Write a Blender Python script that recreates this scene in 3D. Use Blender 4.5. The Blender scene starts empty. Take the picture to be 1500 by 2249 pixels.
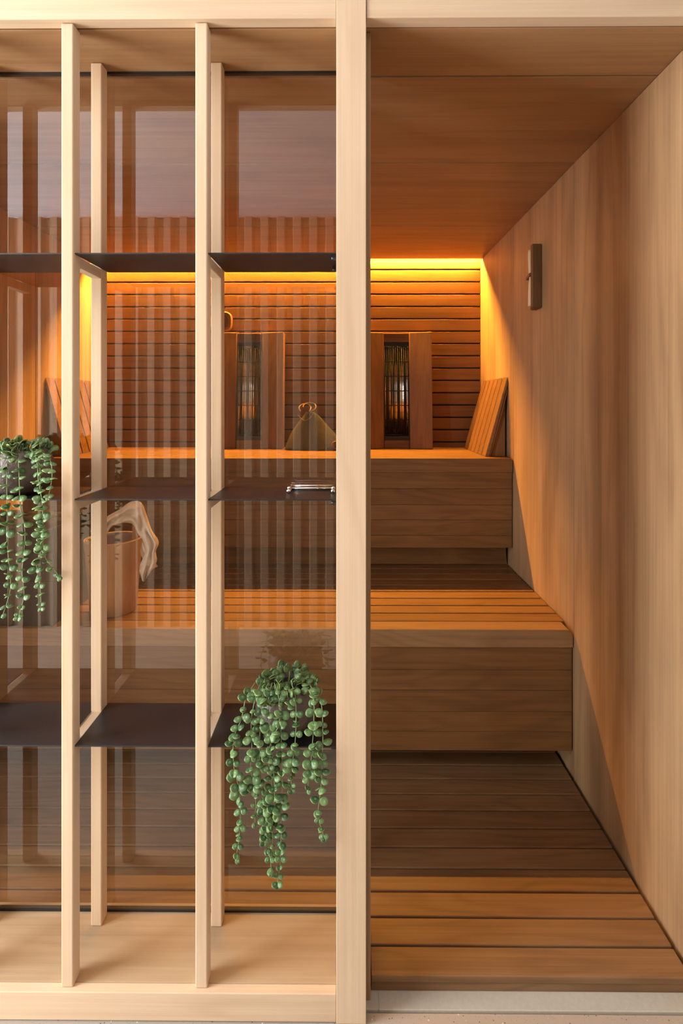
import bpy, bmesh, math, random
from mathutils import Vector, Matrix, noise
random.seed(7)
C = bpy.context.scene
COL = C.collection
# ------------------------------------------------------------------ camera, world, light, exposure
F = 1170.0                                   # focal length in photo pixels (2249 tall frame)
CAMZ = 1.284
cam_d = bpy.data.cameras.new('camera'); cam = bpy.data.objects.new('camera', cam_d); COL.objects.link(cam)
cam.location = (0, 0, CAMZ); cam.rotation_euler = (math.radians(90), 0, math.radians(0.39))
cam_d.sensor_fit = 'AUTO'; cam_d.sensor_width = 36; cam_d.lens = 36 * F / 2249
cam_d.shift_y = -(1124.5 - 882) / 2249
cam_d.clip_start = 0.02
C.camera = cam
C.view_settings.view_transform = 'Standard'; C.view_settings.look = 'None'
C.view_settings.gamma = 1; C.view_settings.use_curve_mapping = False
C.view_settings.exposure = 0.0
w = bpy.data.worlds.new('world'); C.world = w; w.use_nodes = True
w.node_tree.nodes['Background'].inputs[0].default_value = (0.75, 0.85, 1, 1)
w.node_tree.nodes['Background'].inputs[1].default_value = 0.6
def area(name, loc, target, sx, sy, power, color):
    l = bpy.data.lights.new(name, 'AREA'); l.shape = 'RECTANGLE'; l.size = sx; l.size_y = sy
    l.energy = power; l.color = color
    o = bpy.data.objects.new(name, l); COL.objects.link(o); o.location = loc
    d = Vector(target) - Vector(loc); o.rotation_euler = d.to_track_quat('-Z', 'Y').to_euler()
    return o
DAY = 172
LED = 2000
area('daylight_window', (-2.72, 0.22, 1.35), (0, 0.22, 1.35), 1.1, 2.5, DAY, (0.95, 0.985, 1.0))
area('daylight_window_right', (2.42, 0.2, 1.6), (0, 0.2, 1.6), 1.1, 2.2, 9, (0.95, 0.985, 1.0))

# ------------------------------------------------------------------ materials
def srgb(r, g, b):
    f = lambda c: ((c/255)/12.92 if c/255 <= 0.04045 else ((c/255+0.055)/1.055)**2.4)
    return (f(r), f(g), f(b), 1)
def newmat(name):
    m = bpy.data.materials.new(name); m.use_nodes = True
    nt = m.node_tree; b = nt.nodes['Principled BSDF']
    return m, nt, b
def math_node(nt, op, a, b=None, clamp=False):
    n = nt.nodes.new('ShaderNodeMath'); n.operation = op; n.use_clamp = clamp
    for i, v in enumerate((a, b)):
        if v is None: continue
        if isinstance(v, (int, float)): n.inputs[i].default_value = v
        else: nt.links.new(v, n.inputs[i])
    return n.outputs[0]
def mixcol(nt, fac, a, b, mode='MIX'):
    n = nt.nodes.new('ShaderNodeMix'); n.data_type = 'RGBA'; n.blend_type = mode
    for idx, v in ((0, fac), (6, a), (7, b)):
        if isinstance(v, (int, float)): n.inputs[idx].default_value = v
        elif isinstance(v, tuple): n.inputs[idx].default_value = v
        else: nt.links.new(v, n.inputs[idx])
    return n.outputs[2]
def wood(name, light, dark, axis='X', rough=0.5, figure=0.5, board=0.25, streak=0.0, flame=1.0):
    """axis = grain direction. Each board carries an attribute 'rnd' that shifts its figure and tone."""
    m, nt, b = newmat(name); L = nt.links
    tc = nt.nodes.new('ShaderNodeTexCoord')
    at = nt.nodes.new('ShaderNodeAttribute'); at.attribute_name = 'rnd'
    off = nt.nodes.new('ShaderNodeVectorMath'); off.operation = 'SCALE'
    off.inputs[0].default_value = (7.3, 5.1, 9.7); L.new(at.outputs['Fac'], off.inputs['Scale'])
    add = nt.nodes.new('ShaderNodeVectorMath'); add.operation = 'ADD'
    L.new(tc.outputs['Object'], add.inputs[0]); L.new(off.outputs[0], add.inputs[1])
    def mapped(along, across):
        mp = nt.nodes.new('ShaderNodeMapping')
        s = [across]*3; s['XYZ'.index(axis)] = along
        mp.inputs['Scale'].default_value = s
        L.new(add.outputs[0], mp.inputs['Vector']); return mp.outputs[0]
    def nz(vec, scale, detail, dist=0, rough_=0.55):
        n = nt.nodes.new('ShaderNodeTexNoise'); n.inputs['Scale'].default_value = scale
        n.inputs['Detail'].default_value = detail; n.inputs['Distortion'].default_value = dist
        n.inputs['Roughness'].default_value = rough_
        L.new(vec, n.inputs['Vector']); return n.outputs['Fac']
    # growth rings: distance field warped along the grain, folded into bands
    base = nz(mapped(0.9, 7.0), 1.0, 2.0, 0.35)
    band = math_node(nt, 'SINE', math_node(nt, 'MULTIPLY', base, 60.0 * flame))
    band = math_node(nt, 'MULTIPLY', math_node(nt, 'ADD', band, 1.0), 0.5)
    band = math_node(nt, 'POWER', band, 2.2)
    fine = nz(mapped(3.0, 420.0), 1.0, 3.0)
    fine2 = nz(mapped(1.2, 90.0), 1.0, 3.0)
    cloud = nz(mapped(2.0, 5.0), 1.0, 3.0)
    f = math_node(nt, 'MULTIPLY', band, 0.28 * figure)
    f = math_node(nt, 'ADD', f, math_node(nt, 'MULTIPLY', math_node(nt, 'SUBTRACT', fine, 0.5), 0.7 * figure))
    f = math_node(nt, 'ADD', f, math_node(nt, 'MULTIPLY', math_node(nt, 'SUBTRACT', fine2, 0.5), 1.0 * figure))
    f = math_node(nt, 'ADD', f, math_node(nt, 'MULTIPLY', math_node(nt, 'SUBTRACT', cloud, 0.45), 1.1 * figure))
    f = math_node(nt, 'ADD', f, math_node(nt, 'MULTIPLY', math_node(nt, 'SUBTRACT', at.outputs['Fac'], 0.5), board))
    if streak:
        st = nt.nodes.new('ShaderNodeTexNoise'); st.inputs['Scale'].default_value = 1.0; st.inputs['Detail'].default_value = 2.0
        L.new(mapped(0.05, 6.5), st.inputs['Vector'])
        f = math_node(nt, 'ADD', f, math_node(nt, 'MULTIPLY', math_node(nt, 'SUBTRACT', st.outputs['Fac'], 0.5), streak))
    f = math_node(nt, 'ADD', f, 0.25, clamp=True)
    col = mixcol(nt, f, light, dark)
    L.new(col, b.inputs['Base Color'])
    b.inputs['Roughness'].default_value = rough
    b.inputs['Specular IOR Level'].default_value = 0.35
    bp = nt.nodes.new('ShaderNodeBump'); bp.inputs['Strength'].default_value = 0.12; bp.inputs['Distance'].default_value = 0.001
    L.new(fine2, bp.inputs['Height']); L.new(bp.outputs[0], b.inputs['Normal'])
    return m
def plain(name, col, rough=0.5, metal=0.0, bump=0, bscale=200, var=0.0):
    m, nt, b = newmat(name)
    b.inputs['Base Color'].default_value = col; b.inputs['Roughness'].default_value = rough; b.inputs['Metallic'].default_value = metal
    tc = nt.nodes.new('ShaderNodeTexCoord')
    n = nt.nodes.new('ShaderNodeTexNoise'); n.inputs['Scale'].default_value = bscale; n.inputs['Detail'].default_value = 4
    nt.links.new(tc.outputs['Object'], n.inputs['Vector'])
    if var:
        d = tuple([c*(1-var) for c in col[:3]])+(1,); l = tuple([min(1, c*(1+var)) for c in col[:3]])+(1,)
        nt.links.new(mixcol(nt, n.outputs['Fac'], d, l), b.inputs['Base Color'])
    if bump:
        bp = nt.nodes.new('ShaderNodeBump'); bp.inputs['Strength'].default_value = bump; bp.inputs['Distance'].default_value = 0.002
        nt.links.new(n.outputs['Fac'], bp.inputs['Height']); nt.links.new(bp.outputs[0], b.inputs['Normal'])
    return m
PALE_L, PALE_D = (0.79, 0.605, 0.42, 1), (0.50, 0.33, 0.19, 1)
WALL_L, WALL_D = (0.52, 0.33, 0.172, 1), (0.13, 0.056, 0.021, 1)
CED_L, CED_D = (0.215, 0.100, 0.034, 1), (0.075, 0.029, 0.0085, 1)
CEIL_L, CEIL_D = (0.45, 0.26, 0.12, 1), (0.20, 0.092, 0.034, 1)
M = {
 'pale_x': wood('pale_wood_x', PALE_L, PALE_D, 'X', figure=0.55, board=0.1, flame=0.6),
 'pale_z': wood('pale_wood_z', PALE_L, PALE_D, 'Z', figure=0.5, board=0.12, flame=0.5),
 'pale_y': wood('pale_wood_y', PALE_L, PALE_D, 'Y', figure=0.5, board=0.12, flame=0.5),
 'board_x': wood('shelf_board_wood', (0.51, 0.375, 0.235, 1), (0.31, 0.205, 0.11, 1), 'X', figure=0.6, board=0.1, flame=0.5),
 'ceil': wood('ceiling_panel_wood', CEIL_L, CEIL_D, 'X', figure=0.55, board=0.15, flame=0.5),
 'wall_z': wood('wall_panel_wood', WALL_L, WALL_D, 'Z', figure=0.5, board=0.12, streak=1.1, flame=0.4),
 'clad': wood('cladding_wood', CED_L, CED_D, 'X', figure=0.55, board=0.3, flame=0.7),
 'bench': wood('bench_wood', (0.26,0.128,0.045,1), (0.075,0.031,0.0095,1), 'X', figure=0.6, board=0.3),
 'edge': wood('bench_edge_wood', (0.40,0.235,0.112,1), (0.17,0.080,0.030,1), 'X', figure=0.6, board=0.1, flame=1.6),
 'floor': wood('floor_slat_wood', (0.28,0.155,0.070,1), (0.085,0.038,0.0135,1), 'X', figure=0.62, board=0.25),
 'clad_z': wood('heater_board_wood', (0.25,0.118,0.040,1), CED_D, 'Z', figure=0.55, board=0.2),
 'bucket': wood('bucket_wood', (0.66,0.42,0.22,1), (0.42,0.21,0.09,1), 'Z', figure=0.6, board=0.1),
 'timer': wood('timer_wood', (0.17,0.085,0.04,1), (0.06,0.027,0.012,1), 'Z', figure=0.6, board=0.1),
 'rib': wood('ribbed_wall_wood', (0.54,0.41,0.28,1), (0.34,0.23,0.14,1), 'Z', figure=0.5, board=0.1),
 'black': plain('black_powder_coat', (0.016, 0.015, 0.017, 1), 0.42, 0.0, 0.15, 900),
 'gasket': plain('black_rubber_and_gap_shade', (0.012, 0.010, 0.010, 1), 0.6),
 'dark': plain('dark_void_board', (0.03, 0.018, 0.012, 1), 0.9),  # near-black colour stands in for shade in the void behind board gaps
 'chrome': plain('chrome', (0.8, 0.79, 0.77, 1), 0.12, 1.0),
 'reflector': plain('polished_reflector', (0.9, 0.86, 0.8, 1), 0.22, 1.0, 0.35, 25),
 'element': plain('heating_element', (0.03, 0.025, 0.02, 1), 0.35, 0.5),
 'wire': plain('black_wire', (0.006, 0.006, 0.006, 1), 0.5),
 'stove': plain('stove_graphite', (0.035, 0.035, 0.038, 1), 0.4, 0.3, 0.1, 300),
 'stone': plain('sauna_stone', (0.045, 0.042, 0.04, 1), 0.85, 0, 0.8, 40, 0.4),
 'wall_white': plain('white_plaster', (0.74, 0.73, 0.76, 1), 0.8, 0, 0.1, 60),
 'sill': plain('grey_sill_tile', (0.55, 0.48, 0.385, 1), 0.55, 0, 0.1, 120, 0.12),
 'grout': plain('pale_grout', (0.6, 0.56, 0.46, 1), 0.8),
 'towel': plain('cream_towel', (0.74, 0.60, 0.46, 1), 0.9, 0, 0.7, 380, 0.1),
 'felt': plain('grey_felt', (0.045, 0.04, 0.037, 1), 0.95, 0, 0.9, 260, 0.35),
 'loop': plain('tan_felt_loop', (0.45, 0.30, 0.13, 1), 0.9, 0, 0.5, 260, 0.2),
 'strap': plain('brown_strap', (0.20, 0.07, 0.03, 1), 0.6, 0, 0.3, 200, 0.3),
 'soil': plain('dark_soil', (0.02, 0.015, 0.012, 1), 0.95, 0, 1, 100),
 'liner': plain('bucket_liner', (0.30, 0.25, 0.23, 1), 0.45),
 'stem': plain('vine_stem', (0.22, 0.30, 0.12, 1), 0.6),
 'timer_glass': plain('glass_tube_of_sand', (0.75, 0.55, 0.33, 1), 0.08, 0.0),
}
def pot_mat():
    m, nt, b = newmat('rough_stone_pot'); L = nt.links
    tc = nt.nodes.new('ShaderNodeTexCoord')
    n = nt.nodes.new('ShaderNodeTexNoise'); n.inputs['Scale'].default_value = 160; n.inputs['Detail'].default_value = 6
    n2 = nt.nodes.new('ShaderNodeTexNoise'); n2.inputs['Scale'].default_value = 22; n2.inputs['Detail'].default_value = 4
    L.new(tc.outputs['Object'], n.inputs[0]); L.new(tc.outputs['Object'], n2.inputs[0])
    c = mixcol(nt, n2.outputs['Fac'], (0.055, 0.036, 0.032, 1), (0.17, 0.125, 0.11, 1))
    L.new(c, b.inputs['Base Color']); b.inputs['Roughness'].default_value = 0.42; b.inputs['Specular IOR Level'].default_value = 0.7
    bp = nt.nodes.new('ShaderNodeBump'); bp.inputs['Strength'].default_value = 0.9; bp.inputs['Distance'].default_value = 0.0022
    s = math_node(nt, 'ADD', n.outputs['Fac'], math_node(nt, 'MULTIPLY', n2.outputs['Fac'], 2.5))
    L.new(s, bp.inputs['Height']); L.new(bp.outputs[0], b.inputs['Normal'])
    return m
M['pot'] = pot_mat()
def leaf_mat():
    m, nt, b = newmat('fleshy_leaf'); L = nt.links
    e = nt.nodes.new('ShaderNodeAttribute'); e.attribute_name = 'edge'
    r = nt.nodes.new('ShaderNodeAttribute'); r.attribute_name = 'rnd'
    c = mixcol(nt, r.outputs['Fac'], (0.030, 0.095, 0.035, 1), (0.15, 0.27, 0.10, 1))
    c = mixcol(nt, math_node(nt, 'MULTIPLY', e.outputs['Fac'], 0.85), c, (0.50, 0.56, 0.16, 1))
    L.new(c, b.inputs['Base Color']); b.inputs['Roughness'].default_value = 0.38
    b.inputs['Subsurface Weight'].default_value = 0.0
    return m
M['leaf'] = leaf_mat()
def terrazzo():
    m, nt, b = newmat('terrazzo_floor'); L = nt.links
    tc = nt.nodes.new('ShaderNodeTexCoord')
    col = (0.38, 0.335, 0.285, 1)
    for sc, th, cc in ((130, 0.16, (0.10, 0.075, 0.06, 1)), (90, 0.13, (0.72, 0.64, 0.55, 1)), (240, 0.15, (0.16, 0.12, 0.10, 1))):
        v = nt.nodes.new('ShaderNodeTexVoronoi'); v.inputs['Scale'].default_value = sc
        L.new(tc.outputs['Object'], v.inputs['Vector'])
        k = math_node(nt, 'LESS_THAN', v.outputs['Distance'], th)
        wn = nt.nodes.new('ShaderNodeSeparateColor'); L.new(v.outputs['Color'], wn.inputs[0])
        k = math_node(nt, 'MULTIPLY', k, math_node(nt, 'LESS_THAN', wn.outputs[0], 0.35))
        col = mixcol(nt, k, col, cc)
    L.new(col, b.inputs['Base Color']); b.inputs['Roughness'].default_value = 0.5
    n = nt.nodes.new('ShaderNodeTexNoise'); n.inputs['Scale'].default_value = 350
    L.new(tc.outputs['Object'], n.inputs[0])
    bp = nt.nodes.new('ShaderNodeBump'); bp.inputs['Strength'].default_value = 0.35; bp.inputs['Distance'].default_value = 0.001
    L.new(n.outputs['Fac'], bp.inputs['Height']); L.new(bp.outputs[0], b.inputs['Normal'])
    return m
M['terrazzo'] = terrazzo()
def glass(name, f0, tint=(1, 1, 1, 1)):
    m = bpy.data.materials.new(name); m.use_nodes = True; nt = m.node_tree; nt.nodes.clear(); L = nt.links
    out = nt.nodes.new('ShaderNodeOutputMaterial'); t = nt.nodes.new('ShaderNodeBsdfTransparent'); t.inputs[0].default_value = tint
    g = nt.nodes.new('ShaderNodeBsdfGlossy'); g.inputs['Roughness'].default_value = 0.0; g.inputs[0].default_value = (1, 1, 1, 1)
    lw = nt.nodes.new('ShaderNodeLayerWeight'); lw.inputs[0].default_value = 0.5
    p = math_node(nt, 'POWER', lw.outputs['Facing'], 5.0)
    fac = math_node(nt, 'ADD', math_node(nt, 'MULTIPLY', p, 1 - f0), f0)
    mx = nt.nodes.new('ShaderNodeMixShader'); L.new(fac, mx.inputs[0]); L.new(t.outputs[0], mx.inputs[1]); L.new(g.outputs[0], mx.inputs[2])
    L.new(mx.outputs[0], out.inputs[0]); return m
M['glass'] = glass('window_glass', 0.11, (0.97, 0.96, 0.95, 1))
M['clear'] = glass('window_glass_rear_face', 0.0, (0.99, 0.99, 0.99, 1))
def emit(name, col, s):
    m = bpy.data.materials.new(name); m.use_nodes = True; nt = m.node_tree; nt.nodes.clear()
    out = nt.nodes.new('ShaderNodeOutputMaterial'); e = nt.nodes.new('ShaderNodeEmission')
    e.inputs[0].default_value = col; e.inputs[1].default_value = s; nt.links.new(e.outputs[0], out.inputs[0]); return m
M['led'] = emit('amber_led', (1.0, 0.45, 0.055, 1), LED)

# ------------------------------------------------------------------ mesh helpers
class MB:
    """collects geometry for ONE mesh object"""
    def __init__(s): s.v = []; s.f = []; s.r = []; s.e = []; s.mi = []; s.sm = []
    def raw(s, vs, fs, rnd=None, edge=None, mi=0, smooth=False):
        if rnd is None: rnd = random.random()
        o = len(s.v); s.v += [tuple(p) for p in vs]; s.f += [[i + o for i in q] for q in fs]
        s.r += [rnd] * len(vs); s.e += (edge if edge else [0.0] * len(vs)); s.mi += [mi] * len(fs); s.sm += [smooth] * len(fs)
        return s
    def bm(s, bm, rnd=None, mi=0, smooth=False):
        bm.verts.index_update()
        s.raw([v.co[:] for v in bm.verts], [[v.index for v in f.verts] for f in bm.faces], rnd, None, mi, smooth); bm.free(); return s
    def box(s, x0, x1, y0, y1, z0, z1, bev=0.0, rnd=None, mi=0, seg=2):
        bm = bmesh.new(); bmesh.ops.create_cube(bm, size=1)
        for v in bm.verts:
            v.co = ((x0 + x1)/2 + v.co.x*(x1-x0), (y0+y1)/2 + v.co.y*(y1-y0), (z0+z1)/2 + v.co.z*(z1-z0))
        if bev: bmesh.ops.bevel(bm, geom=list(bm.edges), offset=bev, segments=seg, profile=0.5, affect='EDGES')
        return s.bm(bm, rnd, mi)
    def prism(s, pts, lo, hi, axis='Z', bev=0.0, rnd=None, mi=0):
        """closed 2-D outline extruded lo..hi along axis"""
        bm = bmesh.new(); n = len(pts)
        def P(a, b, h): return {'Z': (a, b, h), 'Y': (a, h, b), 'X': (h, a, b)}[axis]
        A = [bm.verts.new(P(a, b, lo)) for a, b in pts]; B = [bm.verts.new(P(a, b, hi)) for a, b in pts]
        bm.faces.new(A); bm.faces.new(B[::-1])
        for i in range(n): bm.faces.new((A[i], B[i], B[(i+1) % n], A[(i+1) % n]))
        bmesh.ops.recalc_face_normals(bm, faces=list(bm.faces))
        if bev: bmesh.ops.bevel(bm, geom=list(bm.edges), offset=bev, segments=2, profile=0.5, affect='EDGES')
        return s.bm(bm, rnd, mi)
    def tube(s, pts, r, n=8, rnd=None, mi=0, closed=False, taper=1.0):
        pts = [Vector(p) for p in pts]; k = len(pts); vs = []; fs = []; up = Vector((0.13, 0.97, 0.21))
        for i, p in enumerate(pts):
            a = pts[(i-1) % k] if (closed or i > 0) else p; b = pts[(i+1) % k] if (closed or i < k-1) else p
            t = (b - a).normalized(); u = t.cross(up).normalized(); q = t.cross(u)
            rr = r * (1 + (taper - 1) * i / max(1, k-1))
            vs += [p + (u*math.cos(2*math.pi*j/n) + q*math.sin(2*math.pi*j/n)) * rr for j in range(n)]
        m = k if closed else k-1
        for i in range(m):
            for j in range(n):
                a = i*n + j; b = i*n + (j+1) % n; c = ((i+1) % k)*n + (j+1) % n; d = ((i+1) % k)*n + j
                fs.append((a, b, c, d))
        if not closed: fs += [tuple(range(n-1, -1, -1)), tuple((k-1)*n + j for j in range(n))]
        return s.raw(vs, fs, rnd, None, mi, True)
    def lathe(s, prof, cx, cy, n=48, rnd=None, mi=0, wob=0.0):
        vs = []; fs = []; k = len(prof)
        for i, (r, z) in enumerate(prof):
            for j in range(n):
                a = 2*math.pi*j/n; d = 1 + (wob*noise.noise(Vector((math.cos(a)*2, math.sin(a)*2, z*25))) if wob else 0)
                vs.append((cx + r*d*math.cos(a), cy + r*d*math.sin(a), z))
        for i in range(k-1):
            for j in range(n): fs.append((i*n+j, i*n+(j+1) % n, (i+1)*n+(j+1) % n, (i+1)*n+j))
        fs.append(tuple(range(n-1, -1, -1))); fs.append(tuple((k-1)*n+j for j in range(n)))
        return s.raw(vs, fs, rnd, None, mi, True)
    def sphere(s, c, r, sx=1, sy=1, sz=1, rnd=None, mi=0, seg=12):
        bm = bmesh.new(); bmesh.ops.create_uvsphere(bm, u_segments=seg, v_segments=seg//2+2, radius=r)
        for v in bm.verts: v.co = (c[0]+v.co.x*sx, c[1]+v.co.y*sy, c[2]+v.co.z*sz)
        return s.bm(bm, rnd, mi, True)
    def build(s, name, mats, parent=None, kind=None, loc=(0, 0, 0)):
        me = bpy.data.meshes.new(name)
        L = Vector(loc)
        me.from_pydata([Vector(p) - L for p in s.v], [], s.f); me.update()
        for nm, dat in (('rnd', s.r), ('edge', s.e)):
            a = me.attributes.new(nm, 'FLOAT', 'POINT'); a.data.foreach_set('value', dat)
        me.polygons.foreach_set('material_index', s.mi); me.polygons.foreach_set('use_smooth', s.sm)
        for mm in (mats if isinstance(mats, (list, tuple)) else [mats]): me.materials.append(M[mm])
        o = bpy.data.objects.new(name, me); COL.objects.link(o)
        if parent is not None: o.parent = parent; o.location = L - base_of(parent)
        else: o.location = L
        if kind: o['kind'] = kind
        return o
def base_of(o):
    p = Vector(o.location)
    while o.parent is not None: o = o.parent; p = p + Vector(o.location)
    return p
def thing(name, label, cat, loc, group=None):
    o = bpy.data.objects.new(name, None); COL.objects.link(o); o.location = loc; o.empty_display_size = 0.05
    return tag(o, label, cat, group)
def tag(o, label, cat, group=None):
    o['label'] = label; o['category'] = cat
    if group: o['group'] = group
    return o
def PX(x, y, Y):
    """photo pixel -> world point at depth Y (used only to take measurements off the photo)"""
    return Vector(((x - 758)*Y/F, Y, CAMZ - (y - 882)*Y/F))

# ------------------------------------------------------------------ dimensions
W = 0.782; XL = -1.448; ZC = 2.100; YB = 3.080
YF = 1.134; GZ = -0.038; YG = 1.315; BZ = 0.022
J = (1.34, 1.826, 2.482)                      # panel joints in depth
# ------------------------------------------------------------------ structure: sauna cabin
m = MB()
ys = [YF + 0.03] + list(J) + [YB + 0.02]
for a, b in zip(ys, ys[1:]): m.box(XL - 0.02, W + 0.02, a + 0.003, min(b, 3.047) - 0.003, ZC, ZC + 0.02, 0.0012)
m.build('ceiling', 'ceil', kind='structure')
MB().box(XL - 0.04, W + 0.04, YF + 0.03, YB + 0.06, ZC + 0.0215, ZC + 0.05).build('ceiling.001', 'dark', kind='structure')
for nm, x0, x1 in (('wall_right', W, W + 0.02), ('wall_left', XL - 0.02, XL)):
    m = MB(); y2 = [YF + (0.03 if nm == 'wall_right' else 0.03)] + list(J[1:]) + [YB + 0.02]
    for i, (a, b) in enumerate(zip(y2, y2[1:])): m.box(x0, x1, a + 0.0018, b - 0.0018, GZ, ZC - 0.0015, 0.001, rnd=(0.33, 0.55, 0.5)[i])
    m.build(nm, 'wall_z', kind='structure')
m = MB(); z = ZC - 0.001; first = True
while z > 0.95:
    h = 0.0565 if first else 0.0711
    m.box(XL, W, YB, YB + 0.016, z - h + 0.0075, z, 0.0022); z -= h; first = False
m.box(XL, W, YB, YB + 0.016, 0.0, 0.9)
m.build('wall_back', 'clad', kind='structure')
MB().box(XL - 0.02, W + 0.02, YB + 0.0162, YB + 0.03, -0.03, ZC + 0.02).build('wall_back.001', 'dark', kind='structure')
# floor slats
m = MB(); k = 0; y = 1.192
while y < 2.6:
    x0 = 0.0585 if y < 1.33 else XL + 0.012
    m.box(x0, W - 0.011, y, y + 0.0645, -0.0155, 0, 0.0022); y += 0.0695
m.build('floor', 'floor', kind='structure')
MB().box(0.0585, W - 0.001, 1.196, 1.216, -0.0375, -0.0165, 0.001).build('trim_4', 'floor', kind='structure')
m = MB(); m.box(XL, W, 1.216, YB, -0.06, -0.03); m.build('floor.001', 'dark', kind='structure')
m = MB(); m.box(0.0735, 1.6, 1.159, 1.205, -0.06, GZ, 0.0012); m.box(-0.06, 0.0715, 1.159, 1.205, -0.06, GZ, 0.0012)
m.build('trim_5', 'sill', kind='structure')
MB().box(0.0716, 0.0734, 1.160, 1.2, -0.06, GZ - 0.0004).build('trim_5.001', 'grout', kind='structure')
MB().box(-3.0, 2.6, -0.62, 1.1535, -0.08, GZ - 0.002).build('floor.002', 'terrazzo', kind='structure')
MB().box(-3.0, 2.6, 1.1535, 1.16, -0.08, GZ - 0.03).build('floor.003', 'gasket', kind='structure')  # bottom of the open gap, coloured near-black as its shade
# door surround at the right: lintel, side cheek, jamb
MB().box(0.0458, 2.5, YF, YF + 0.03, ZC + 0.0005, 3.0, 0.0012).build('trim_1', 'pale_x', kind='structure')
MB().box(W + 0.001, 2.5, YF, YF + 0.03, GZ, ZC - 0.0005, 0.0012).build('wall_front', 'pale_z', kind='structure')
MB().box(0.012, 0.0563, 1.176, 1.31, GZ, ZC - 0.001, 0.0015).build('trim_2', 'wall_z', kind='structure')
# hall behind the camera: ribbed wooden wall with white plaster above, ceiling, side walls with window
m = MB(); x = -2.7
while x < 2.5:
    m.prism([(x, -0.52), (x + 0.012, -0.488), (x + 0.052, -0.488), (x + 0.064, -0.52)], GZ, 2.37, 'Z', rnd=random.random()); x += 0.0955
m.box(-2.8, 2.6, -0.56, -0.52, GZ, 2.368, rnd=0.9)
m.build('wall_hall', 'rib', kind='structure')
MB().box(-2.8, 2.6, -0.56, -0.515, 2.372, 3.02).build('wall_hall.001', 'wall_white', kind='structure')
MB().box(-2.9, 2.6, -0.6, YF + 0.04, 3.0, 3.04).build('ceiling.002', 'wall_white', kind='structure')
m = MB(); m.box(-2.84, -2.78, -0.56, YF, GZ - 0.01, 0.03); m.box(-2.84, -2.78, -0.56, YF, 2.68, 3.0)
m.box(-2.84, -2.78, -0.56, -0.44, 0.03, 2.68); m.box(-2.84, -2.78, 0.88, YF, 0.03, 2.68)
m.build('wall_hall_left', 'wall_white', kind='structure')
m = MB(); m.box(2.5, 2.56, -0.56, YF + 0.03, GZ, 0.4); m.box(2.5, 2.56, -0.56, YF + 0.03, 2.75, 3.0)
m.box(2.5, 2.56, -0.56, -0.4, 0.4, 2.75); m.box(2.5, 2.56, 0.8, YF + 0.03, 0.4, 2.75)
m.build('wall_hall_right', 'wall_white', kind='structure')
MB().box(-2.78, -1.6, YF + 0.001, YF + 0.03, GZ, 3.0).build('wall_front.001', 'pale_x', kind='structure')
# glass front
g = bpy.data.objects.new('window_1', None); COL.objects.link(g); g['kind'] = 'structure'; g.location = (-0.7, YG, BZ)
m = MB(); m.box(XL + 0.001, 0.011, YG, YG + 0.008, BZ + 0.0025, ZC - 0.003)
for i, q in enumerate(m.f):
    ys_ = [m.v[j][1] for j in q]; m.mi[i] = 0 if max(ys_) < YG + 1e-5 else 1
m.build('pane', ['glass', 'clear'], g)
m = MB(); m.box(XL, 0.011, YG - 0.0015, YG + 0.0095, ZC - 0.0055, ZC - 0.0004); m.build('gasket', 'gasket', g)
m = MB(); m.box(XL, 0.011, YG - 0.0015, YG + 0.0095, BZ + 0.0002, BZ + 0.0055); m.build('gasket', 'gasket', g)
m = MB(); m.box(0.0105, 0.0119, YG - 0.0015, YG + 0.0095, BZ, ZC - 0.001); m.build('gasket', 'gasket', g)

# ------------------------------------------------------------------ shelving screen
su = thing('shelving_unit', 'pale wooden open screen with square posts and thin black metal shelves before the glass', 'shelf', (-0.6, 1.2, GZ))
PXS = (-0.886, -0.6117, -0.3224); PW = 0.0262
m = MB(); m.box(-0.0186, 0.0447, YF - 0.003, YF + 0.036, GZ, 2.95, 0.0014); m.build('corner_post', 'pale_z', su)
MB().box(-1.6, -0.0192, YF, YF + 0.028, ZC + 0.0005, 2.98, 0.0012, rnd=0.3).build('top_beam', 'pale_x', su)
MB().box(-1.6, -0.0192, YF, YF + 0.02, GZ, BZ, 0.0015, rnd=0.2).build('bottom_beam', 'pale_x', su)
MB().box(-1.47, -0.0192, YF + 0.0205, 1.338, 0.0, BZ, 0.0012, rnd=0.35).build('base_board', 'board_x', su)
for i, x in enumerate(PXS):
    for y0 in (1.143, 1.277):
        MB().box(x, x + PW, y0, y0 + 0.031, BZ + 0.0003, ZC - 0.0008, 0.0028, rnd=random.random(), seg=3).build('post', 'pale_z', su)
SH = (1.606, 1.0735, 0.540)
for zt in SH:
    for x in PXS:
        MB().box(x + 0.003, x + PW - 0.0012, 1.1741, 1.2769, zt - 0.0265, zt - 0.0035, 0.0012).build('rail', 'pale_y', su)
bays = [(-1.15, PXS[0] - 0.0005), (PXS[0] + PW - 0.001, PXS[1] + 0.0), (PXS[1] + PW + 0.0003, PXS[2] - 0.0002), (PXS[2] + PW + 0.0003, -0.0192)]
for zt in SH:
    for i, (a, b) in enumerate(bays):
        m = MB()
        def outline(a, b):
            # the plate's front corners pass in front of the rails but stop at the posts
            return [(a - 0.0, 1.149), (b, 1.149), (b, 1.3125), (a, 1.3125)]
        m.prism(outline(a, b), zt - 0.0032, zt, 'Z', bev=0.0006)
        if i == 3:
            for yy in (1.162, 1.262):
                m.tube([(b - 0.011, yy, zt - 0.0095), (b, yy, zt - 0.0095)], 0.0045, 10)
                m.box(b - 0.009, b, yy - 0.004, yy + 0.004, zt - 0.007, zt - 0.003)
        m.build('shelf', 'black', su)
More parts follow.
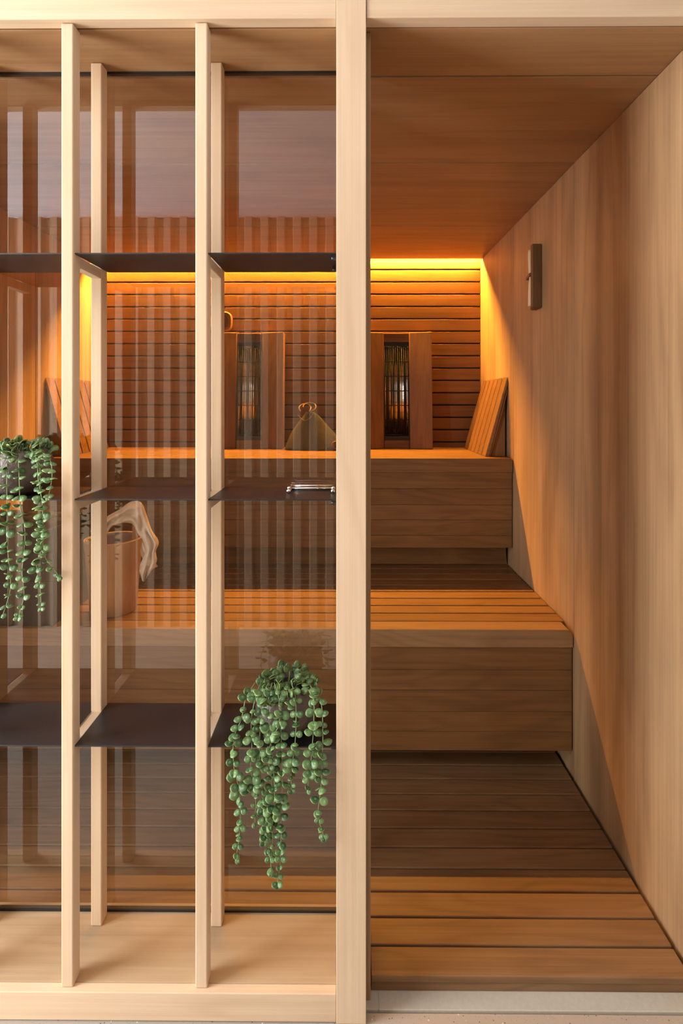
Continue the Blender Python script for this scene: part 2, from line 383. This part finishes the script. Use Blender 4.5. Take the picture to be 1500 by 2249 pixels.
# ------------------------------------------------------------------ benches
ub = thing('sauna_bench', 'upper wooden sauna bench with slatted seat against the back wall, lit amber from above', 'bench', (-0.33, 2.8, 0.6))
yf = 2.48; zt = 1.020; RX = W - 0.003
m = MB(); n = 8; p = (3.074 - (yf + 0.045)) / n
for i in range(n): m.box(XL + 0.003, RX, yf + 0.045 + i*p + 0.0095, yf + 0.045 + (i+1)*p, zt - 0.028, zt, 0.003)
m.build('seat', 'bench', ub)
MB().prism([(XL+.003, zt-.066), (RX, zt-.066), (RX, zt-.008), (RX-.008, zt), (XL+.011, zt), (XL+.003, zt-.008)], yf, yf + 0.045, 'Y', bev=0.002).build('front_edge', 'bench', ub)
m = MB(); zz = zt - 0.0665
for h in (0.076, 0.076, 0.07, 0.072, 0.058):
    m.box(XL + 0.003, RX - 0.001, yf + 0.007, yf + 0.025, zz - h + 0.0012, zz, 0.0009); zz -= h
m.build('skirt', 'bench', ub)
MB().box(XL + 0.002, W - 0.012, 2.5565, 2.575, 0.505, 0.75, rnd=.6).build('rear_panel', 'bench', ub)
lb = thing('sauna_bench', 'lower wooden sauna bench with wide slatted seat and boarded front above the floor', 'bench', (-0.33, 2.2, 0.08))
yf = 1.825; zt = 0.504; RX = W - 0.003
m = MB(); y = yf + 0.0735
while y < 2.55:
    m.box(XL + 0.003, RX - 0.001, y, min(y + 0.0655, 2.5555), zt - 0.028, zt, 0.003); y += 0.0745
m.build('seat', 'bench', lb)
MB().prism([(XL+.003, zt-.061), (RX, zt-.061), (RX, zt-.018), (RX-.014, zt-.001), (RX-.02, zt), (XL+.011, zt), (XL+.003, zt-.008)], yf, yf + 0.0675, 'Y', bev=0.002).build('front_edge', 'edge', lb)
m = MB(); zz = zt - 0.0615
for h in (0.081, 0.070, 0.073, 0.069, 0.0655):
    m.box(XL + 0.003, RX - 0.001, yf + 0.008, yf + 0.026, zz - h + 0.0011, zz, 0.0009); zz -= h
m.build('skirt', 'bench', lb)
m = MB()
for x in (XL + 0.1, -0.6, 0.1, W - 0.14): MB().box(x, x + 0.04, 2.1, 2.5, 0.001, zt - 0.029).build('support', 'dark', lb)
# ------------------------------------------------------------------ LED strip in the ceiling slot
m = MB(); m.box(XL + 0.004, W - 0.004, 3.055, 3.062, ZC + 0.0172, ZC + 0.0205)
tag(m.build('led_strip', 'led'), 'glowing amber LED strip in the slot where ceiling meets back wall', 'light')
# ------------------------------------------------------------------ infrared heaters
def heater(cx, label):
    z0 = 1.0205; H = 0.655; t = thing('infrared_heater', label, 'heater', (cx, 2.98, z0), 'infrared heaters on the upper bench')
    def sh(m):
        m.v = [(x, y + 0.042*(z - z0)/H - 0.0, z) for x, y, z in m.v]; return m
    for s in (-1, 1):
        o = [(cx + s*0.0725, 2.975), (cx + s*0.195, 2.945), (cx + s*0.195, 3.032), (cx + s*0.0725, 3.032)]
        sh(MB().prism(o, z0, z0 + H, 'Z', bev=0.004)).build('side_board', 'clad_z', t)
    sh(MB().box(cx - 0.0715, cx + 0.0715, 2.983, 3.028, z0 + H - 0.054, z0 + H - 0.004, 0.002)).build('top_rail', 'clad', t)
    sh(MB().box(cx - 0.0715, cx + 0.0715, 2.983, 3.028, z0, z0 + 0.047, 0.002)).build('bottom_rail', 'clad', t)
    a, b = z0 + 0.048, z0 + H - 0.055
    m = MB()   # concave mirror trough
    n = 10; pts = [(cx - 0.066 + 0.132*i/n, 3.028 - 0.022*((2*i/n - 1)**2)) for i in range(n+1)]
    vs = [(x, y, a) for x, y in pts] + [(x, y, b) for x, y in pts] + [(x, 3.036, a) for x, y in pts] + [(x, 3.036, b) for x, y in pts]
    k = n + 1; fs = [(i, i+1, k+i+1, k+i) for i in range(n)] + [(2*k+i+1, 2*k+i, 3*k+i, 3*k+i+1) for i in range(n)]
    fs += [(i+1, i, 2*k+i, 2*k+i+1) for i in range(n)] + [(k+i, k+i+1, 3*k+i+1, 3*k+i) for i in range(n)]
    sh(m.raw(vs, fs, 0.5, smooth=True)).build('reflector', 'reflector', t)
    m = MB()
    for s in (-1, 1):
        u = []
        for i in range(13):
            q = math.pi*i/12; u.append((cx + s*0.030 - 0.017*math.cos(q)*1, 3.008, b - 0.055 + 0.020*math.sin(q)))
        m.tube([(cx + s*0.030 - 0.017, 3.008, a + 0.06)] + u + [(cx + s*0.030 + 0.017, 3.008, a + 0.06)], 0.0036, 8)
    u = [(cx - 0.013*math.cos(math.pi*i/8), 3.008, a + 0.06 - 0.02*math.sin(math.pi*i/8)) for i in range(9)]
    m.tube(u, 0.0036, 8)
    sh(m).build('heating_element', 'element', t)
    g_ = MB()
    nW = 12
    for i in range(nW):
        x = cx - 0.066 + 0.132*i/(nW-1)
        g_.tube([(x, 2.989, a), (x, 2.989, b)], 0.0014 if i % 2 else 0.0019, 6)
    for j in range(7):
        z_ = a + 0.03 + (b - a - 0.06)*j/6
        g_.tube([(cx - 0.069, 2.9875, z_), (cx + 0.069, 2.9875, z_)], 0.0023, 6)
    g_.box(cx - 0.0715, cx + 0.0715, 2.984, 2.996, b - 0.022, b); g_.box(cx - 0.0715, cx + 0.0715, 2.984, 2.996, a, a + 0.022)
    g_.box(cx - 0.0715, cx - 0.067, 2.984, 2.996, a, b); g_.box(cx + 0.067, cx + 0.0715, 2.984, 2.996, a, b)
    sh(g_).build('grille', 'wire', t)
    return t
heater(0.290, 'wood-framed infrared heater with black grille right of the main post, near the right wall')
heater(-0.541, 'wood-framed infrared heater with black grille seen through the glass beside the felt hat')
# ------------------------------------------------------------------ slatted backrests
def backrest(side, label):
    xw = W if side > 0 else XL; s = side
    t = thing('slatted_backrest', label, 'backrest', (xw - s*0.06, 2.78, 1.0205))
    z0, z1 = 1.0205, 1.402; xb = xw - s*0.112; xt = xw - s*0.006; y0, y1 = 2.556, 3.004; n = 6; p = (y1 - y0)/n
    d = Vector((xt - xb, 0, z1 - z0)).normalized(); nn = Vector((d.z*s, 0, -d.x*s)); th = 0.0195   # thickness into the wall side
    for i in range(n):
        a = y0 + i*p + (0.0 if i == 0 else 0.005); b = y0 + (i+1)*p - (0 if i == n-1 else 0.005)
        P0 = Vector((xb, 0, z0)); P1 = Vector((xt, 0, z1)); off = nn*th
        q = [P0, P1, P1 + Vector((0, 0, 0)) + Vector((s*0.004, 0, -0.03)), P0 + Vector((s*th*1.04, 0, 0))]
        MB().prism([(v.x, v.z) for v in q], a, b, 'Y', bev=0.0018).build('slat', 'bench', t)
    MB().prism([(xb + s*0.0215, z0 + 0.001), (xt + s*0.002, z1 - 0.052), (xt + s*0.002, z1 - 0.075), (xb + s*0.0275, z0 + 0.001)], y0 + 0.004, y1 - 0.004, 'Y').build('gap_shade_panel', 'clad_z', t)  # unseen panel added behind the slats so their gaps turn dark
    for (a, b) in ((y0 + 0.02, y0 + 0.04), (y1 - 0.04, y1 - 0.02)):
        MB().prism([(xb + s*0.034, z0), (xw - s*0.010, z0), (xw - s*0.010, z1 - 0.085)], a, b, 'Y', bev=0.001).build('side_panel', 'clad_z', t)
backrest(1, 'slatted wooden backrest leaning on the right wall at the end of the upper bench')
backrest(-1, 'slatted wooden backrest leaning on the left wall, seen through glass behind the post')
# ------------------------------------------------------------------ sand timer on the right wall
t = thing('sand_timer', 'wooden wall-mounted sand timer with slim glass tube high on the right wall', 'timer', (W - 0.02, 2.15, 1.67))
MB().box(W - 0.040, W - 0.0005, 2.118, 2.139, 1.657, 1.911, 0.004, seg=3, rnd=.4).build('case', 'timer', t)
MB().box(W - 0.026, W - 0.0005, 2.1392, 2.182, 1.657, 1.905, 0.002, rnd=.7).build('back_plate', 'timer', t)
m = MB(); prof = []
for i in range(17):
    q = i/16; z_ = 1.668 + q*0.226; r = 0.0045 + 0.005*abs(math.cos(math.pi*q))**0.5; prof.append((r, z_))
m.lathe(prof, W - 0.0365, 2.150, 14); m.build('glass_tube', 'timer_glass', t)
MB().prism([(2.1392, 1.786), (2.1392, 1.800), (2.178, 1.792), (2.178, 1.778)], W - 0.044, W - 0.027, 'X', bev=0.001).build('bracket', 'timer', t)
# ------------------------------------------------------------------ round gauge on back wall
t = thing('wall_gauge', 'rounded wooden gauge frame glowing amber on the back wall above the left heater', 'gauge', (-0.712, 3.06, 1.75))
m = MB(); n = 40; cx, cz = -0.712, 1.745
R = []
for (rx, rz, y) in ((0.040, 0.036, 3.058), (0.043, 0.039, 3.052), (0.056, 0.052, 3.052), (0.062, 0.058, 3.058), (0.062, 0.058, 3.079), (0.04, 0.036, 3.079)):
    ring = []
    for j in range(n):
        a = 2*math.pi*j/n; c_, s_ = math.cos(a), math.sin(a); e = 0.62
        ring.append((cx + rx*math.copysign(abs(c_)**e, c_), y, cz + rz*math.copysign(abs(s_)**e, s_)))
    R.append(ring)
vs = [p for r in R for p in r]; fs = []
for i in range(6):
    for j in range(n): fs.append((i*n + j, i*n + (j+1) % n, ((i+1) % 6)*n + (j+1) % n, ((i+1) % 6)*n + j))
m.raw(vs, fs, 0.2, smooth=False).build('frame', 'bench', t)
MB().prism([(cx + 0.041*math.cos(2*math.pi*j/24), cz + 0.037*math.sin(2*math.pi*j/24)) for j in range(24)], 3.066, 3.075, 'Y').build('dial', 'clad', t)
# ------------------------------------------------------------------ felt hat and coiled strap
t = thing('felt_hat', 'grey felt sauna hat with tan loop lying on the upper bench beside the left heater', 'hat', (-0.17, 2.9, 1.0205))
m = MB(); n = 40; rows = 14; vs = []; fs = []
def lerp(tab, q):
    for (a, va), (b, vb) in zip(tab, tab[1:]):
        if q <= b: return va + (vb - va)*(q - a)/(b - a)
    return tab[-1][1]
left = [(0, -0.3325), (.3, -0.31), (.48, -0.2925), (.63, -0.275), (.76, -0.2525), (.88, -0.2325), (1, -0.215)]
right = [(0, 0.035), (.3, -0.0275), (.48, -0.065), (.63, -0.095), (.76, -0.115), (.88, -0.1375), (1, -0.17)]
Hh = 0.205
for i in range(rows + 1):
    q = i/rows; a, b = lerp(left, q), lerp(right, q); cxx = (a+b)/2; rx = (b-a)/2; ry = 0.075*(1-q)**0.7 + 0.008
    for j in range(n):
        th = 2*math.pi*j/n
        wv = 1 + 0.05*math.sin(5*th + 2)*(1-q) + 0.04*noise.noise(Vector((math.cos(th)*2, math.sin(th)*2, q*3)))
        vs.append((cxx + rx*math.cos(th)*(1 + 0.012*math.sin(9*th)), 2.925 + ry*math.sin(th)*wv, 1.0207 + Hh*q + 0.006*noise.noise(Vector((th, q*4, 1)))*(q > 0)))
for i in range(rows):
    for j in range(n): fs.append((i*n+j, i*n+(j+1) % n, (i+1)*n+(j+1) % n, (i+1)*n+j))
fs.append(tuple(range(n-1, -1, -1))); fs.append(tuple(rows*n+j for j in range(n)))
m.raw(vs, fs, 0.5, smooth=True).build('crown', 'felt', t)
def ribbon(m, pts, wd, th=0.002, mi=0):
    pts = [Vector(p) for p in pts]; vs = []; fs = []
    for i, p in enumerate(pts):
        a = pts[max(0, i-1)]; b = pts[min(len(pts)-1, i+1)]; tg = (b-a).normalized(); nrm = Vector((tg.z, 0, -tg.x)).normalized()*th
        for sy, sn in ((-1, -1), (1, -1), (1, 1), (-1, 1)): vs.append(p + Vector((0, sy*wd/2, 0)) + nrm*sn)
    for i in range(len(pts)-1):
        for j in range(4): fs.append((i*4+j, i*4+(j+1) % 4, i*4+4+(j+1) % 4, i*4+4+j))
    fs += [(3, 2, 1, 0), tuple((len(pts)-1)*4+j for j in range(4))]
    return m.raw(vs, fs, 0.5, smooth=False)
m = MB()
for (ax, az, rx, rz, ph) in ((670, 896, 13, 9.5, 0.2), (680, 893, 14, 9, -0.5)):
    pts = []
    for i in range(19):
        a = math.pi*(-0.32 + 1.5*i/18) + ph
        c = PX(ax + rx*math.cos(a), az - rz*math.sin(a), 2.905); c.y += 0.012*math.sin(a*1.3); pts.append(c)
    ribbon(m, pts, 0.022, 0.0026)
pts = [PX(x, y, 2.875) for x, y in ((655, 912), (662, 920), (670, 924), (680, 919), (688, 908))]
ribbon(m, pts, 0.006, 0.0012)
m.build('hanging_loop', 'loop', t)
m = MB(); pts = []
for i in range(64):
    a = i*0.32; r = 0.006 + 0.021*i/63; c = PX(738, 973, 2.86); pts.append((c.x + r*math.cos(a), c.y + 0.008*math.sin(i*.5), c.z + r*math.sin(a)))
m.tube(pts, 0.0042, 7)
m.v = [(x, y, z - (min(v[2] for v in m.v) - 1.0207)) for x, y, z in m.v] if False else m.v
zmin = min(v[2] for v in m.v); m.v = [(x, y, z - zmin + 1.0207) for x, y, z in m.v]
tag(m.build('coiled_strap', 'strap'), 'small coiled reddish-brown strap in front of the felt hat on upper bench', 'strap')
# ------------------------------------------------------------------ bucket with towel
BX, BY, B0, B1 = -0.868, 1.992, 0.5045, 0.773
t = thing('sauna_bucket', 'pale wooden sauna bucket with plastic liner standing on the lower bench', 'bucket', (BX, BY, B0))
MB().lathe([(0.079, B0), (0.082, B0 + 0.002), (0.102, B1 - 0.002), (0.1035, B1), (0.0985, B1), (0.097, B1 - 0.004), (0.0955, B1 - 0.03), (0.078, B0 + 0.01)], BX, BY, 64).build('pail', 'bucket', t)
MB().lathe([(0.072, B0 + 0.02), (0.0935, B1 - 0.012), (0.0965, B1 + 0.0008), (0.0935, B1 + 0.0008), (0.090, B1 - 0.012), (0.070, B0 + 0.025)], BX, BY, 64).build('liner', 'liner', t)
MB().prism([(BX + 0.045, B1 - 0.02), (BX + 0.085, B1 - 0.02), (BX + 0.082, B1 + 0.05), (BX + 0.05, B1 + 0.052)], BY + 0.055, BY + 0.07, 'Y', bev=0.002).build('ear', 'bucket', t)
up = [(196, 1168), (215, 1148), (240, 1131), (262, 1119), (285, 1103), (308, 1104), (319, 1128), (331, 1163), (347, 1190), (341, 1213), (343, 1232), (337, 1246), (326, 1262), (315, 1279)]
dn = [(215, 1200), (226, 1186), (241, 1160), (258, 1151), (275, 1149), (291, 1153), (301, 1172), (312, 1188), (319, 1212), (313, 1226), (307, 1240), (305, 1252), (306, 1262), (311, 1277)]
dp = [1.95, 1.945, 1.93, 1.925, 1.925, 1.925, 1.925, 1.92, 1.915, 1.912, 1.912, 1.912, 1.915, 1.918]
def cat(tab, q):
    n = len(tab) - 1; f = q*n; i = min(int(f), n-1); u = f - i
    g_ = lambda k: Vector(tab[max(0, min(n, k))])
    p0, p1, p2, p3 = g_(i-1), g_(i), g_(i+1), g_(i+2)
    return 0.5*((2*p1) + (p2-p0)*u + (2*p0-5*p1+4*p2-p3)*u*u + (3*p1-p0-3*p2+p3)*u**3)
m = MB(); NU, NV = 90, 16; front = []; 
for a in range(NU + 1):
    q = a/NU; A = cat(up, q); B = cat(dn, q); D = cat([(d, 0) for d in dp], q).x
    for b in range(NV + 1):
        u = b/NV; P = A.lerp(B, u)
        fold = 0.012*math.sin(u*11 + q*5 + 2*noise.noise(Vector((q*5, u*2, 0)))) + 0.022*noise.noise(Vector((q*12, u*5, 3.3)))
        bulge = -0.022*math.sin(math.pi*u)
        front.append(PX(P.x, P.y, D + fold + bulge))
vs = front + [p + Vector((0, 0.0035, 0)) for p in front]; N = len(front); fs = []
for a in range(NU):
    for b in range(NV):
        i = a*(NV+1) + b; q = (i, i+1, i+NV+2, i+NV+1); fs.append(q); fs.append(tuple(k + N for k in q[::-1]))
for a in range(NU):
    for b in (0, NV):
        i = a*(NV+1) + b; j = i + NV + 1; fs.append((i, j, j+N, i+N) if b == 0 else (j, i, i+N, j+N))
for a in (0, NU):
    for b in range(NV):
        i = a*(NV+1) + b; fs.append((i, i+1, i+1+N, i+N))
# a second, lower flap hanging behind
m.raw(vs, fs, 0.5, smooth=True)
f2u = [(313, 1180), (324, 1205), (334, 1228), (345, 1245)]; f2d = [(310, 1195), (307, 1215), (318, 1240), (322, 1257)]
front = []
for a in range(13):
    q = a/12; A = cat(f2u, q); B = cat(f2d, q)
    for b in range(7):
        P = A.lerp(B, b/6); front.append(PX(P.x, P.y, 1.945 + 0.006*math.sin(b*1.5 + a*.4)))
N = len(front); vs = front + [p + Vector((0, 0.003, 0)) for p in front]; fs = []
for a in range(12):
    for b in range(6):
        i = a*7 + b; q = (i, i+1, i+8, i+7); fs.append(q); fs.append(tuple(k+N for k in q[::-1]))
m.raw(vs, fs, 0.5, smooth=True)
tag(m.build('towel', 'towel'), 'crumpled cream cloth towel draped over the rim of the wooden bucket', 'towel')
# ------------------------------------------------------------------ electric stove on the lower bench
t = thing('sauna_stove', 'dark graphite electric sauna stove at the left end of the lower bench', 'stove', (-1.22, 2.0, 0.5045))
x0, x1, y0, y1, z0, z1 = -1.430, -1.012, 1.842, 2.112, 0.5045, 0.845
m = MB(); m.box(x0, x1, y0 + 0.004, y1, z0, z1 - 0.02, 0.003)
for a, b in ((z0, 0.6595), (0.6625, 0.760), (0.763, z1)): m.box(x0, x1, y0, y0 + 0.012, a, b, 0.0015)
m.box(x0, x0 + 0.006, y0, y1, z1 - 0.03, z1); m.box(x1 - 0.006, x1, y0, y1, z1 - 0.03, z1); m.box(x0, x1, y1 - 0.006, y1, z1 - 0.03, z1)
m.build('casing', 'stove', t)
k = 0
for i in range(7):
    for j in range(4):
        r = random.uniform(0.026, 0.034)
        MB().sphere((x0 + 0.04 + i*0.056 + random.uniform(-.006, .006), y0 + 0.045 + j*0.058, z1 - 0.006 + random.uniform(-0.004, 0.008)), r, 1, random.uniform(.8, 1), random.uniform(.6, .8), seg=10).build('stone', 'stone', t)
# ------------------------------------------------------------------ chrome handle on the middle shelf
t = thing('door_handle', 'chrome double-bar door handle lying on the middle black shelf by the main post', 'handle', (-0.07, 1.27, SH[1]))
zs = SH[1] + 0.0048
for (yb, xl, yl) in ((1.262, -0.1295, 1.222), (1.298, -0.1325, 1.262)):
    m = MB(); m.tube([(xl, yb, zs), (-0.0265, yb, zs)], 0.0042, 12)
    for xx in (xl + 0.0015, -0.0275): m.tube([(xx, yb, zs), (xx - 0.002, yl, zs)], 0.0034, 10); 
    m.build('bar', 'chrome', t)
    for xx in (xl, -0.0282): MB().tube([(xx, yl + 0.002, zs + .0006), (xx, yl - 0.006, zs + .0006)], 0.0052, 14).build('end_cap', 'chrome', t)
# ------------------------------------------------------------------ trailing plants
def leaf(m, P, out, nrm, size, rnd):
    """round fleshy leaf: stalk point P, outward axis, face normal"""
    out = out.normalized(); side = out.cross(nrm).normalized(); nrm = side.cross(out).normalized()
    n = 12; vs = []; ed = []; c = P + out*size*0.56
    for ring, (r, h) in enumerate(((0.55, -0.05), (0.91, 0.035), (1.0, 0.10))):
        for j in range(n):
            a = 2*math.pi*j/n; u = math.cos(a); v = math.sin(a)
            pinch = 1 - 0.22*max(0, -u)**3
            vs.append(c + out*u*r*size*0.54*(1.06 if u > 0.9 else 1) + side*v*r*size*0.5*pinch + nrm*h*size*1.2 - nrm*size*0.12*u*u*r)
            ed.append(1.0 if ring == 2 else 0.0)
    vs.append(c - nrm*size*0.06); ed.append(0.0)                  # upper centre
    vs.append(c - nrm*size*0.13); ed.append(0.15)                 # underside centre
    T = 3*n; U = T + 1; fs = []
    for j in range(n):
        k = (j+1) % n
        fs.append((T, j, k)); fs.append((j, n+j, n+k, k)); fs.append((n+j, 2*n+j, 2*n+k, n+k)); fs.append((U, 2*n+k, 2*n+j))
    m.raw(vs, fs, rnd, ed, 0, True)
def vine(parent, px, depths, size, step):
    pts = [PX(x, y, d) for (x, y), d in zip(px, depths)]
    fine = []; n = len(pts) - 1
    for i in range(n*10 + 1):
        q = i/10; k = min(int(q), n-1); u = q - k
        g_ = lambda z: pts[max(0, min(n, z))]
        p0, p1, p2, p3 = g_(k-1), g_(k), g_(k+1), g_(k+2)
        fine.append(0.5*((2*p1) + (p2-p0)*u + (2*p0-5*p1+4*p2-p3)*u*u + (3*p1-p0-3*p2+p3)*u**3))
    m = MB(); m.tube(fine, 0.0011, 5, mi=1, taper=0.6)
    acc = 0; ang = random.uniform(0, math.pi)
    tot = sum((b-a).length for a, b in zip(fine, fine[1:])); run = 0
    for a, b in zip(fine, fine[1:]):
        L_ = (b-a).length; acc += L_; run += L_
        if acc >= step:
            acc = random.uniform(-0.002, 0.002); ang += math.pi/2 + random.uniform(-.5, .5); d = (b-a).normalized()
            sz = size*random.uniform(0.75, 1.15)*(1 - 0.35*max(0, run/tot - 0.75)/0.25)
            for s in (0, math.pi):
                h = Vector((math.cos(ang + s), -abs(math.sin(ang + s))*0.9 if random.random() < .75 else math.sin(ang+s)*.4, random.uniform(-0.55, 0.15)))
                nr = Vector((random.uniform(-.3, .3), random.uniform(-1.0, -0.15), random.uniform(0.35, 1.0)))
                leaf(m, b, h, -nr, sz*random.uniform(.85, 1.1), random.random())
    # tip tuft
    for s in range(3):
        leaf(m, fine[-1], Vector((random.uniform(-1, 1), -.3, random.uniform(-1, -.2))), Vector((0, 1, -.4)), size*0.55, random.random())
    m.build('vine', ['leaf', 'stem'], parent)
def plant(name, label, cx, shelf_px_y, zs, crown_y, strands, cpx):
    cy = 1.217; t = thing(name, label, 'plant', (cx, cy, zs))
    z = zs + 0.0004
    prof = [(0.030, z), (0.040, z + 0.001), (0.056, z + 0.012), (0.068, z + 0.030), (0.0725, z + 0.052), (0.069, z + 0.076), (0.060, z + 0.094), (0.052, z + 0.101), (0.046, z + 0.100), (0.045, z + 0.085)]
    MB().lathe(prof, cx, cy, 48, wob=0.035).build('pot', 'pot', t)
    MB().lathe([(0.044, z + 0.083), (0.044, z + 0.090), (0.01, z + 0.094)], cx, cy, 24).build('soil', 'soil', t)
    m = MB()
    for i in range(115):
        a = random.uniform(0, 2*math.pi); r = 0.068*math.sqrt(random.random()); h = 0.100 + 0.014*(1 - (r/0.072)**2) + random.uniform(-0.006, 0.006) - (0.012*max(0, r-.05)/.02)
        P = Vector((cx + r*math.cos(a), cy + r*math.sin(a), z + h))
        if P.y < 1.150: P.y = 1.15 + random.random()*.01
        if P.y > 1.29: P.y = 1.29
        o = Vector((math.cos(a) + random.uniform(-.7, .7), math.sin(a)*.5 - random.uniform(0, .5), random.uniform(-.4, .8)))
        leaf(m, P, o, Vector((random.uniform(-.4, .4), random.uniform(.2, 1), random.uniform(-1, -.2))), random.uniform(0.013, 0.0185), random.random()*.75)
    for i in range(14):
        a = random.uniform(0, 2*math.pi); r = random.uniform(0.02, 0.055)
        m.tube([(cx + .3*r*math.cos(a), cy + .3*r*math.sin(a), z + 0.085), (cx + .7*r*math.cos(a), cy + .7*r*math.sin(a), z + 0.12), (cx + r*math.cos(a), cy + r*math.sin(a), z + 0.117)], 0.0011, 5, mi=1)
    m.build('foliage', ['leaf', 'stem'], t)
    for st in strands:
        n = len(st); dep = []
        for i in range(n):
            dep.append((1.185, 1.155, 1.133)[i] if i < 3 else 1.130 + random.uniform(-.006, .004))
        vine(t, st, dep, 0.0165, 0.0170)
    return t
S2 = [
 [(560,1500),(540,1535),(530,1580),(514,1620),(513,1680),(524,1730),(528,1780),(526,1830),(518,1888)],
 [(572,1502),(562,1530),(552,1580),(553,1640),(551,1690),(561,1750),(560,1808)],
 [(590,1500),(577,1530),(572,1590),(570,1650),(573,1720),(581,1790),(588,1850),(597,1915)],
 [(602,1500),(612,1532),(613,1590),(598,1620),(590,1665),(597,1735),(588,1800),(579,1850)],
 [(612,1500),(617,1540),(617,1610),(620,1680),(619,1760),(617,1830),(616,1890),(609,1942)],
 [(640,1500),(649,1535),(650,1600),(646,1650),(640,1690),(640,1735)],
 [(668,1505),(688,1535),(689,1590),(685,1650),(680,1700),(675,1735)],
 [(680,1505),(704,1540),(709,1600),(708,1665),(705,1730),(699,1790),(712,1838)],
 [(598,1500),(590,1535),(592,1600),(600,1680),(603,1750),(598,1820),(600,1880)],
]
plant('trailing_plant', 'green trailing button-leaf plant in round brown pot on the lowest black shelf', -0.131, 0, SH[2], 0, S2, 632)
S1 = [
 [(30,985),(14,1010),(12,1060),(13,1120),(12,1180),(17,1240),(20,1295),(4,1350)],
 [(40,985),(38,1015),(40,1065),(42,1115),(52,1165),(50,1215),(46,1260),(50,1310),(37,1358)],
 [(62,985),(78,1010),(82,1055),(91,1110),(90,1160),(88,1210),(78,1245),(86,1290),(88,1336)],
 [(65,985),(84,1020),(86,1070),(92,1130),(92,1190),(97,1225),(113,1247),(127,1268)],
 [(15,985),(-8,1015),(-16,1070),(-12,1140),(-20,1200),(-14,1270)],
 [(72,985),(104,1005),(112,1035),(110,1065),(104,1090)],
 [(5,985),(-35,1015),(-50,1070),(-48,1150),(-54,1220)],
]
plant('trailing_plant', 'green trailing button-leaf plant in round pot on the middle shelf at far left', -0.745, 0, SH[1], 0, S1, 45)
